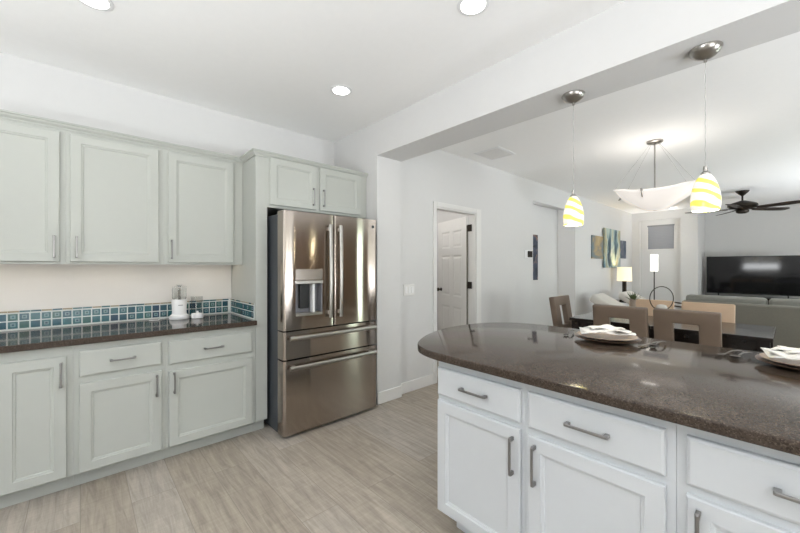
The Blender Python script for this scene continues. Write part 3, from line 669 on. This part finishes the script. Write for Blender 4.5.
# ------------------------------------------------------------------ glass pendants over the island
def pendant(x, y, z0, z1, label):
    H = 2.42; t = thing('pendant_light', label, 'pendant light', (x, y, H), 'yellow swirl glass pendants')
    m = MB(); m.lathe([(.066, 0), (.066, -.006), (.058, -.022), (.040, -.040), (.016, -.050), (.007, -.052), (.007, -.066), (.001, -.067)], (x, y, H), 40, cap=False); m.build('canopy', M_nickel, t, smooth=50)
    m = MB(); N = 40; m.tube([(x + .0012 * math.sin(k * 1.3), y + .0012 * math.cos(k * 1.3), H - .066 - (H - .066 - z1 - .02) * k / N) for k in range(N + 1)], .0015, 6); m.build('cord', M_cord, t, smooth=60)
    m = MB(); m.lathe([(.004, .040), (.009, .036), (.010, .012), (.019, .004), (.019, -.003), (.001, -.003)], (x, y, z1), 24, cap=False); m.build('socket_cap', M_nickel, t, smooth=40)
    h = z1 - z0
    pr = [(.013, h), (.022, h * .965), (.035, h * .86), (.0475, h * .68), (.0560, h * .48), (.0597, h * .31), (.0590, h * .14), (.0545, 0), (.0510, 0), (.0555, h * .14), (.0562, h * .31), (.0525, h * .48), (.0440, h * .68), (.032, h * .85), (.011, h * .975)]
    m = MB(); m.lathe(pr, (x, y, z0), 40, cap=False); sh = m.build('glass_shade', M_swirl, t, smooth=60)
    m = MB(); m.lathe([(.001, h * .26), (.016, h * .30), (.022, h * .42), (.016, h * .58), (.010, h * .66), (.010, h * .9)], (x, y, z0), 20, cap=False); m.build('bulb', M_bulb, t, smooth=60)
    point('pendant_glow', (x, y, z0 + h * .12), 3, (1.0, 0.92, 0.75), .03)
pendant(-0.915, 2.300, 1.600, 1.782, 'pendant with yellow swirl glass shade nearer the rounded island end')
pendant(-0.282, 2.300, 1.617, 1.800, 'larger looking yellow swirl glass pendant, right one of two over the island')

# ------------------------------------------------------------------ square glass chandelier over the table
CX, CY = -0.985, 4.62
t = thing('chandelier', 'square slumped white glass chandelier hanging over the dining table', 'chandelier', (CX, CY, DH))
m = MB(); m.lathe([(.075, 0), (.075, -.014), (.062, -.024), (.012, -.028), (.012, -.04), (.001, -.041)], (CX, CY, DH), 36, cap=False); m.build('canopy', M_nickel, t, smooth=40)
m = MB(); m.cyl((CX, CY, 2.02), .0075, .66, 14); m.build('rod', M_nickel, t, smooth=50)
A = R(9); ca, sa = math.cos(A), math.sin(A); HS = .325
def dish(i, j, off=0.0, sc=1.0, ZB=1.965, H=.165):
    a, b2 = 2 * i - 1, 2 * j - 1
    d = (abs(a) ** 4 + abs(b2) ** 4) ** .25
    u, v = a * HS * sc * (1 + .05 * b2 * b2 * abs(a)), b2 * HS * sc * (1 + .05 * a * a * abs(b2))
    return (CX + u * ca - v * sa, CY + u * sa + v * ca, ZB + H * min(d, 1.06) ** 2.0 + off)
m = MB(); m.grid(dish, 28, 28); bw = m.build('glass_bowl', M_alab, t, smooth=60)
md = bw.modifiers.new('thick', 'SOLIDIFY'); md.thickness = .008; md.offset = 1
m = MB(); m.grid(lambda i, j: dish(i, j, 0, .70, 1.945, .115), 20, 20); bo = m.build('lower_glass', M_alab, t, smooth=60)
md = bo.modifiers.new('thick', 'SOLIDIFY'); md.thickness = .007; md.offset = 1
for (a, b2) in ((0, 0), (1, 0), (1, 1), (0, 1)):
    p = Vector(dish(.5 + (a - .5) * .98, .5 + (b2 - .5) * .98)); p.z += .005
    m = MB(); m.tube([p, (CX + (p.x - CX) * .1, CY + (p.y - CY) * .1, DH - .026)], .0011, 6); m.build('cable', M_nickel, t, smooth=60)
for (i, j) in ((.36, 0.0), (.64, 1.0), (0.0, .64), (1.0, .36)):
    p = dish(i, j); q = dish(.5 + (i - .5) * 1.0, .5 + (j - .5) * .82)
    m = MB()
    m.cyl((p[0], p[1], p[2] - .01), .012, .026, 14); m.tube([(p[0], p[1], p[2] + .01), (p[0] + (0.02 if i == 1 else -0.02 if i == 0 else 0) , p[1] + (-.012 if j == 0 else .012 if j == 1 else 0), p[2] - .02), (q[0], q[1], q[2] - .012)], .006, 8); m.build('clip', M_nickel, t, smooth=50)
point('chandelier_bulb', (CX, CY, 2.20), 3.2, (1.0, 0.95, 0.88), .12)
m = MB(); m.lathe([(.018, 0), (.018, .015), (.006, .02)], (CX, CY, 1.945), 16); m.build('finial', M_nickel, t, smooth=40)

# ceiling vent
t = thing('ceiling_vent', 'white rectangular air vent in the dining ceiling', 'vent', (-2.38, 3.69, DH))
m = MB(); m.box(-2.55, -2.21, 3.50, 3.88, DH - .008, DH - .0005, .003); m.build('frame', M_white, t)
m = MB()
for k in range(9): m.box(-2.52, -2.24, 3.535 + k * .036, 3.555 + k * .036, DH - .014, DH - .007)
m.build('louver', M_trim, t)

# wall plates
t = thing('light_switch', 'white triple light switch plate on wall by the inner door', 'switch', (-2.74, 2.605, 1.09))
m = MB(); m.box(-2.7395, -2.733, 2.525, 2.685, 1.03, 1.15, .003); m.build('plate', M_trim, t)
for k in range(3): m = MB(); m.box(-2.7335, -2.729, 2.545 + k * .046, 2.579 + k * .046, 1.055, 1.125, .002); m.build('rocker', M_white, t)
t = thing('thermostat', 'small dark thermostat with white frame at hallway corner', 'thermostat', (-2.74, 5.17, 1.53))
m = MB(); m.box(-2.7395, -2.730, 5.065, 5.275, 1.47, 1.595, .004); m.build('plate', M_white, t)
m = MB(); m.box(-2.7305, -2.712, 5.14, 5.265, 1.483, 1.582, .006); m.build('thermostat_body', M_dkmetal, t)

# art
m = MB(); m.box(-3.068, -3.035, 5.72, 6.085, 1.10, 1.905, .002); tag(m.build('wall_art', M_artH, org=(-3.05, 5.93, 1.11)), 'tall narrow dark blue canvas inside the hallway opening', 'painting')
for (y0, y1, z0, z1, mt, lb) in ((7.76, 8.44, 1.505, 1.985, M_artL, 'left canvas of three, amber and grey abstract'), (8.40, 9.46, 1.315, 2.18, M_artC, 'tall middle canvas of three, teal and gold abstract'), (9.44, 9.99, 1.535, 1.965, M_artR, 'right canvas of three, dark slate blue abstract')):
    x1 = -2.69 if mt is M_artC else -2.715
    m = MB(); m.box(-2.7395 + (.026 if mt is M_artC else 0), x1, y0, y1, z0, z1, .002)
    if mt is M_artC: m.box(-2.7395, x1 - .02, y0 + .06, y1 - .06, z0 + .1, z1 - .1)
    tag(m.build('wall_art', mt, org=(-2.72, (y0 + y1) / 2, z0)), lb, 'painting', 'three abstract canvases on wall')

# ------------------------------------------------------------------ dining table and chairs
t = thing('dining_table', 'dark espresso dining table with glossy top', 'table', (-0.90, 4.63, 0))
TX0, TX1, TY0, TY1 = -1.72, -0.09, 4.20, 5.06
m = MB(); m.box(TX0, TX1, TY0, TY1, .715, .75, .006); m.build('tabletop', M_blackwood, t)
m = MB(); m.box(TX0 + .05, TX1 - .05, TY0 + .04, TY0 + .065, .60, .7145); m.box(TX0 + .05, TX1 - .05, TY1 - .065, TY1 - .04, .60, .7145); m.box(TX0 + .05, TX0 + .075, TY0 + .065, TY1 - .065, .60, .7145); m.box(TX1 - .075, TX1 - .05, TY0 + .065, TY1 - .065, .60, .7145); m.build('apron', M_blackwood, t)
for x in (TX0 + .02, TX1 - .10):
    for y in (TY0 + .015, TY1 - .095): m = MB(); m.box(x, x + .08, y, y + .08, 0, .7147, .004); m.build('leg', M_blackwood, t)

def chair_proto(label, seatm, hole, top, loc, name='dining_chair', group=None):
    """front faces +y, back panel at -y; local coordinates"""
    t = thing(name, label, 'chair', (0, 0, 0), group)
    W, TH = .23, .065; rec = R(9)
    xs = [-W, -.088, .088, W]; zs_ = [0.0, .17, .415, top - .44] if hole else [0.0, top - .44]
    if not hole: xs = [-W, W]
    b = bmesh.new(); vg = {}
    def V(i, j, k):
        if (i, j, k) not in vg: vg[(i, j, k)] = b.verts.new((xs[i], -k * TH, zs_[j]))
        return vg[(i, j, k)]
    ni, nj = len(xs) - 1, len(zs_) - 1
    solid = lambda i, j: 0 <= i < ni and 0 <= j < nj and not (hole and i == 1 and j == 1)
    for i in range(ni):
        for j in range(nj):
            if not solid(i, j): continue
            for k in (0, 1):
                q = [V(i, j, k), V(i+1, j, k), V(i+1, j+1, k), V(i, j+1, k)]; b.faces.new(q if k else q[::-1])
            for (di, dj, e0, e1) in ((-1, 0, (i, j), (i, j+1)), (1, 0, (i+1, j), (i+1, j+1)), (0, -1, (i, j), (i+1, j)), (0, 1, (i, j+1), (i+1, j+1))):
                if not solid(i + di, j + dj): b.faces.new([V(*e0, 0), V(*e1, 0), V(*e1, 1), V(*e0, 1)])
    bmesh.ops.recalc_face_normals(b, faces=b.faces)
    eds = [e for e in b.edges if len(e.link_faces) == 2 and e.calc_face_angle() > .5]
    bmesh.ops.bevel(b, geom=eds, offset=.012, segments=3, profile=.5, affect='EDGES')
    m = MB(); m.add(b, Matrix.Translation((0, -.165, .44)) @ Matrix.Rotation(rec, 4, 'X')); m.build('backrest', seatm, t, smooth=50, org=False)
    m = MB(); m.box(-.225, .225, -.215, .235, .385, .485, .018, 3); m.build('seat', seatm, t, smooth=50, org=False)
    for sx in (-1, 1):
        for y in (-.185, .205): m = MB(); m.prism([(sx * .185 - .02, y - .02), (sx * .185 + .02, y - .02), (sx * .185 + .02, y + .02), (sx * .185 - .02, y + .02)], 0, .386); m.build('leg', M_blackwood, t, org=False)
    t.location = loc; return t
def put(src, first, loc, rz, label):
    o = src if first else copy_tree(src)
    o.location = loc; o.rotation_euler = (0, 0, rz); o['label'] = label; return o
pc = chair_proto('', M_taupe, True, .97, (0, 0, 0), group='taupe cutout chairs at dining table')
put(pc, True, (-0.607, 4.16, 0), 0, 'taupe chair with cutout back, right one of two facing the table')
put(pc, False, (-1.108, 4.13, 0), 0, 'taupe chair with cutout back behind the left plate on the island')
put(pc, False, (-1.72, 4.58, 0), R(-90), 'taupe cutout chair at the left end of the dining table')
pt = chair_proto('', M_tan, False, .935, (0, 0, 0), group='tan chairs on far side of dining table')
put(pt, True, (-0.63, 5.02, 0), R(180), 'tan solid back chair on the far side, nearer the sofa')
put(pt, False, (-1.165, 5.02, 0), R(180), 'tan solid back chair on the far side, behind hoop ornament')

# table decor
t = thing('hoop_ornament', 'dark metal hoop candle holder on the dining table', 'ornament', (-0.93, 4.65, .75))
hc = Vector((-0.93, 4.65, .995)); ux = Vector((math.cos(R(47.85)), math.sin(R(47.85)), 0))
m = MB(); m.tube([hc + ux * (.128 * math.cos(2 * math.pi * k / 48)) + Vector((0, 0, .128 * math.sin(2 * math.pi * k / 48))) for k in range(48)], .0045, 8, closed=True); m.build('hoop', M_dkmetal, t, smooth=60)
m = MB(); m.lathe([(.03, .86), (.058, .872), (.066, .888), (.060, .888), (.03, .872), (.001, .868)], (hc.x, hc.y, 0), 28, cap=False); m.build('dish', M_walnut, t, smooth=40)
m = MB(); m.lathe([(.001, .872), (.045, .880), (.052, .902), (.040, .922), (.015, .93), (.001, .931)], (hc.x, hc.y, 0), 24, cap=False); m.build('candle', M_cream, t, smooth=50)
for k in range(3):
    a = 2 * math.pi * k / 3 + .4; m = MB(); m.tube([(hc.x + .04 * math.cos(a), hc.y + .04 * math.sin(a), .868), (hc.x + .055 * math.cos(a), hc.y + .055 * math.sin(a), .75)], .005, 8); m.build('leg', M_dkmetal, t, smooth=60)
t = thing('potted_plant', 'small spiky green plant in slim taupe vase on table', 'plant', (-1.20, 4.66, .75))
m = MB(); m.lathe([(.028, 0), (.034, .012), (.028, .11), (.026, .18), (.036, .225), (.030, .225), (.022, .19), (.001, .18)], (-1.20, 4.66, .7503), 24, cap=False); m.build('vase', M_vase, t, smooth=40)
m = MB(); rr = random.Random(3)
for k in range(34):
    a = rr.random() * 6.28; ln = .05 + .05 * rr.random(); e = .3 + rr.random() * 1.0
    p0 = Vector((-1.20, 4.66, .945)); d_ = Vector((math.cos(a) * math.cos(e), math.sin(a) * math.cos(e), math.sin(e)))
    m.tube([p0, p0 + d_ * ln * .5 + Vector((0, 0, .01)), p0 + d_ * ln + Vector((0, 0, .02))], [.004, .009, .001], 5, flat=.002)
m.build('leaves', M_leaf, t)
t = thing('glass_votive', 'small clear glass votive on the table between the chairs', 'glass', (-0.86, 4.50, .75))
m = MB(); m.lathe([(.03, 0), (.038, .10), (.034, .10), (.027, .006), (.001, .006)], (-0.86, 4.50, .7503), 24, cap=False); m.build('cup', M_glass, t, smooth=40)
m = MB(); m.lathe([(.022, .0065), (.022, .045), (.001, .046)], (-0.86, 4.50, .7503), 20, cap=False); m.build('candle', M_white, t, smooth=40)

# ------------------------------------------------------------------ living room
t = thing('sofa', 'grey fabric sofa with its back to the dining table', 'sofa', (-0.15, 7.5, 0))
SX0, SX1 = -1.16, 1.0
m = MB(); m.box(SX0, SX1, 7.08, 7.26, .10, .80, .03, 3); m.build('back_frame', M_sofa, t, smooth=50)
m = MB(); m.box(SX0 + .1, SX1 - .1, 7.262, 8.0, .10, .30, .02, 2); m.build('seat_base', M_sofa, t, smooth=50)
for x in (SX0, SX1 - .16): m = MB(); m.box(x, x + .16, 7.262, 8.02, .10, .60, .03, 3); m.build('armrest', M_sofa, t, smooth=50)
for x0, x1 in ((SX0 + .02, -.215), (-.205, SX1 - .02)):
    m = MB(); m.box(x0, x1, 7.265, 7.47, .47, .885, .05, 4); m.build('back_cushion', M_cush, t, smooth=60)
    m = MB(); m.box(max(x0, SX0 + .165), min(x1, SX1 - .165), 7.47, 8.03, .303, .465, .04, 3); m.build('seat_cushion', M_cush, t, smooth=60)
for x in (SX0 + .06, SX1 - .10):
    for y in (7.12, 7.90): m = MB(); m.box(x, x + .04, y, y + .04, 0, .104); m.build('leg', M_blackwood, t)

t = thing('media_console', 'low dark media console under the television', 'cabinet', (-0.4, 11.2, 0))
m = MB(); m.box(-1.38, 0.75, 11.0, 11.42, .06, .655, .006); m.build('carcass', M_blackwood, t)
for k in range(3): m = MB(); m.box(-1.36 + k * .70, -.68 + k * .70, 10.982, 11.0, .09, .63, .003); m.build('door', M_blackwood, t)
for x in (-1.34, .67):
    for y in (11.03, 11.34): m = MB(); m.box(x, x + .05, y, y + .05, 0, .061); m.build('foot', M_black, t)
t = thing('television', 'large black flat screen television on the dark console', 'television', (-0.57, 11.1, .655))
m = MB(); m.box(-1.335, 0.175, 11.06, 11.11, .718, 1.575, .006); m.box(-.95, -.2, 11.11, 11.14, .85, 1.3, .01); m.build('housing', M_black, t)
m = MB(); m.box(-1.322, 0.162, 11.056, 11.0605, .738, 1.563); m.build('screen', M_screen, t)
for x in (-1.15, -.05): m = MB(); m.box(x, x + .05, 10.99, 11.2, .6555, .668, .003); m.box(x + .015, x + .035, 11.07, 11.10, .665, .72); m.build('stand_foot', M_black, t)

# floor lamp
LX, LY = -2.185, 10.2
t = thing('floor_lamp', 'slim floor lamp with lit white cylinder shade below the window', 'lamp', (LX, LY, 0))
m = MB(); m.lathe([(.13, 0), (.13, .015), (.02, .025), (.012, .03)], (LX, LY, 0), 32); m.build('base', M_nickel, t, smooth=40)
m = MB(); m.cyl((LX, LY, .028), .012, 1.22, 14); m.build('pole', M_dkmetal, t, smooth=50)
m = MB(); m.lathe([(.078, 1.225), (.078, 1.63), (.074, 1.63), (.074, 1.225)], (LX, LY, 0), 36, cap=False); m.lathe([(.012, 1.245), (.074, 1.235)], (LX, LY, 0), 24, cap=False); m.build('lamp_shade', M_white_lamp, t, smooth=40)
point('floor_lamp_bulb', (LX, LY, 1.5), 26, (1, .97, .92), .05)
# table lamp on end table
EX, EY = -2.48, 9.0
t = thing('end_table', 'dark end table under the cream shaded table lamp', 'table', (EX, EY, 0))
m = MB(); m.box(EX - .22, EX + .22, EY - .22, EY + .22, .55, .58, .004); m.build('tabletop', M_blackwood, t)
for sx in (-1, 1):
    for sy in (-1, 1): m = MB(); m.box(EX + sx * .19 - .02, EX + sx * .19 + .02, EY + sy * .19 - .02, EY + sy * .19 + .02, 0, .5502); m.build('leg', M_blackwood, t)
t = thing('table_lamp', 'table lamp with lit cream drum shade and dark column', 'lamp', (EX, EY, .58))
m = MB(); m.box(EX - .08, EX + .08, EY - .08, EY + .08, .5803, .60, .004); m.build('base', M_dkmetal, t)
m = MB(); m.box(EX - .035, EX + .035, EY - .035, EY + .035, .60, 1.03, .004); m.build('column', M_dkmetal, t)
m = MB(); m.lathe([(.145, 1.018), (.136, 1.325), (.132, 1.325), (.141, 1.018)], (EX, EY, 0), 36, cap=False); m.lathe([(.02, 1.03), (.140, 1.03)], (EX, EY, 0), 24, cap=False); m.build('lamp_shade', M_cream_lamp, t, smooth=40)
point('table_lamp_bulb', (EX, EY, 1.2), 9, (1, .78, .45), .05)

# cream lounge chairs with dark wood arms
def lounge(label, x, y, rz, first=None):
    if first is not None:
        o = copy_tree(first); o.location = (x, y, 0); o.rotation_euler = (0, 0, rz); o['label'] = label; return o
    t = thing('lounge_chair', label, 'chair', (0, 0, 0), 'cream lounge chairs')
    m = MB(); m.box(-.30, .30, -.30, .40, .32, .46, .04, 3); m.build('seat_cushion', M_cream, t, smooth=60, org=False)
    b = MB(); b.box(-.30, .30, -.08, .08, 0, .70, .05, 4); q = b.bm; bmesh.ops.transform(q, matrix=Matrix.Translation((0, -.24, .42)) @ Matrix.Rotation(R(60), 4, 'X'), verts=q.verts); b.build('back_cushion', M_cream, t, smooth=60, org=False)
    for s in (-1, 1):
        m = MB(); m.tube([(s * .34, -.42, .48), (s * .34, -.30, .60), (s * .34, -.05, .625), (s * .34, .22, .60), (s * .34, .40, .54), (s * .34, .44, .46)], .020, 10, flat=.014); m.build('armrest', M_walnut, t, smooth=60, org=False)
        for (ya, yb) in ((-.42, -.36), (.44, .38)):
            m = MB(); m.tube([(s * .34, ya, .49), (s * .33, yb, .25), (s * .33, ya * 1.02, 0.012)], [.020, .018, .014], 10); m.build('leg', M_walnut, t, smooth=60, org=False)
    m = MB(); m.box(-.33, .33, -.32, .38, .27, .318, .006); m.build('seat_frame', M_walnut, t, org=False)
    t.location = (x, y, 0); t.rotation_euler = (0, 0, rz); return t
l1 = lounge('cream lounge chair with dark wood arms in front of table lamp', -1.66, 7.36, R(-88))
lounge('cream lounge chair with dark wood arms in front of floor lamp', -1.50, 8.44, R(-90), l1)

# ------------------------------------------------------------------ ceiling fan
FXc, FYc = -0.575, 8.83
t = thing('ceiling_fan', 'dark bronze ceiling fan with five blades in the living room', 'fan', (FXc, FYc, DH))
m = MB(); m.lathe([(.095, 0), (.090, -.015), (.035, -.075), (.020, -.085), (.020, -.09)], (FXc, FYc, DH), 28); m.build('canopy', M_dkmetal, t, smooth=40)
m = MB(); m.cyl((FXc, FYc, 2.50), .014, .12, 14); m.build('downrod', M_dkmetal, t, smooth=50)
m = MB(); m.lathe([(.03, 2.525), (.06, 2.515), (.17, 2.475), (.20, 2.455), (.205, 2.425), (.17, 2.395), (.10, 2.375), (.08, 2.365)], (FXc, FYc, 0), 36); m.build('motor', M_dkmetal, t, smooth=40)
m = MB(); m.lathe([(.075, 2.366), (.09, 2.345), (.085, 2.315), (.05, 2.295), (.001, 2.290)], (FXc, FYc, 0), 28, cap=False); m.build('switch_housing', M_dkmetal, t, smooth=40)
for k in range(5):
    a = R(-25 + 72 * k)
    b = MB(); outl = [(.20, -.045), (.30, -.062), (.60, -.075), (.76, -.070), (.80, -.045), (.81, 0), (.80, .045), (.76, .070), (.60, .075), (.30, .062), (.20, .045)]
    b.prism(outl, -.004, .004); q = b.bm
    mt = Matrix.Translation((FXc, FYc, 2.375)) @ Matrix.Rotation(a, 4, 'Z') @ Matrix.Rotation(R(-12), 4, 'X')
    bmesh.ops.transform(q, matrix=mt, verts=q.verts); bl = b.build('blade', M_fan, t)
    b = MB(); b.box(.10, .27, -.025, .025, .004, .012, .003); q = b.bm; bmesh.ops.transform(q, matrix=mt, verts=q.verts); b.build('blade_iron', M_dkmetal, bl)

# brown floor length curtains along the right wall, seen as reflections in the refrigerator
for (y0, y1, lb) in ((3.72, 5.90, 'wide brown floor length curtain on the dining room right wall'), (6.54, 6.95, 'narrow brown curtain beside the patio door')):
    nn = int((y1 - y0) / .02)
    m = MB(); m.grid(lambda i, j: (3.10 + .028 * math.sin(i * (y1 - y0) * 44), y0 + (y1 - y0) * i, .02 + 2.40 * j), nn, 2)
    t = thing('curtain', lb, 'curtain', (3.1, (y0 + y1) / 2, 0))
    o = m.build('drape', mat('brown_drape', (0.30, 0.215, 0.15), 0.85), t, smooth=60)
    md = o.modifiers.new('thick', 'SOLIDIFY'); md.thickness = .006
    m = MB(); m.cyl((3.10, y0 - .02, 2.44), .012, y1 - y0 + .04, 12, 'y')
    bb = m.build('curtain_rod', M_dkmetal, t, smooth=50)
# lamps of the adjoining spaces
t = thing('ceiling_light', 'flush ceiling light in the room behind the inner door', 'light', (-3.5, 3.3, DH))
m = MB(); m.lathe([(.14, 0), (.14, -.03), (.10, -.06), (.001, -.07)], (-3.5, 3.3, DH), 32, cap=False); m.build('lens', M_white_lamp, t, smooth=50)
point('inner_room_lamp', (-3.5, 3.3, 2.5), 12, (1, .97, .93), .1)
t = thing('ceiling_light', 'flush ceiling light inside the hallway opening', 'light', (-2.95, 4.95, 2.45))
m = MB(); m.lathe([(.07, 0), (.07, -.02), (.001, -.03)], (-2.95, 4.95, 2.45), 28, cap=False); m.build('lens', M_white_lamp, t, smooth=50)
point('hallway_lamp', (-2.93, 5.0, 2.3), 20, (.97, .98, 1.0), .05)
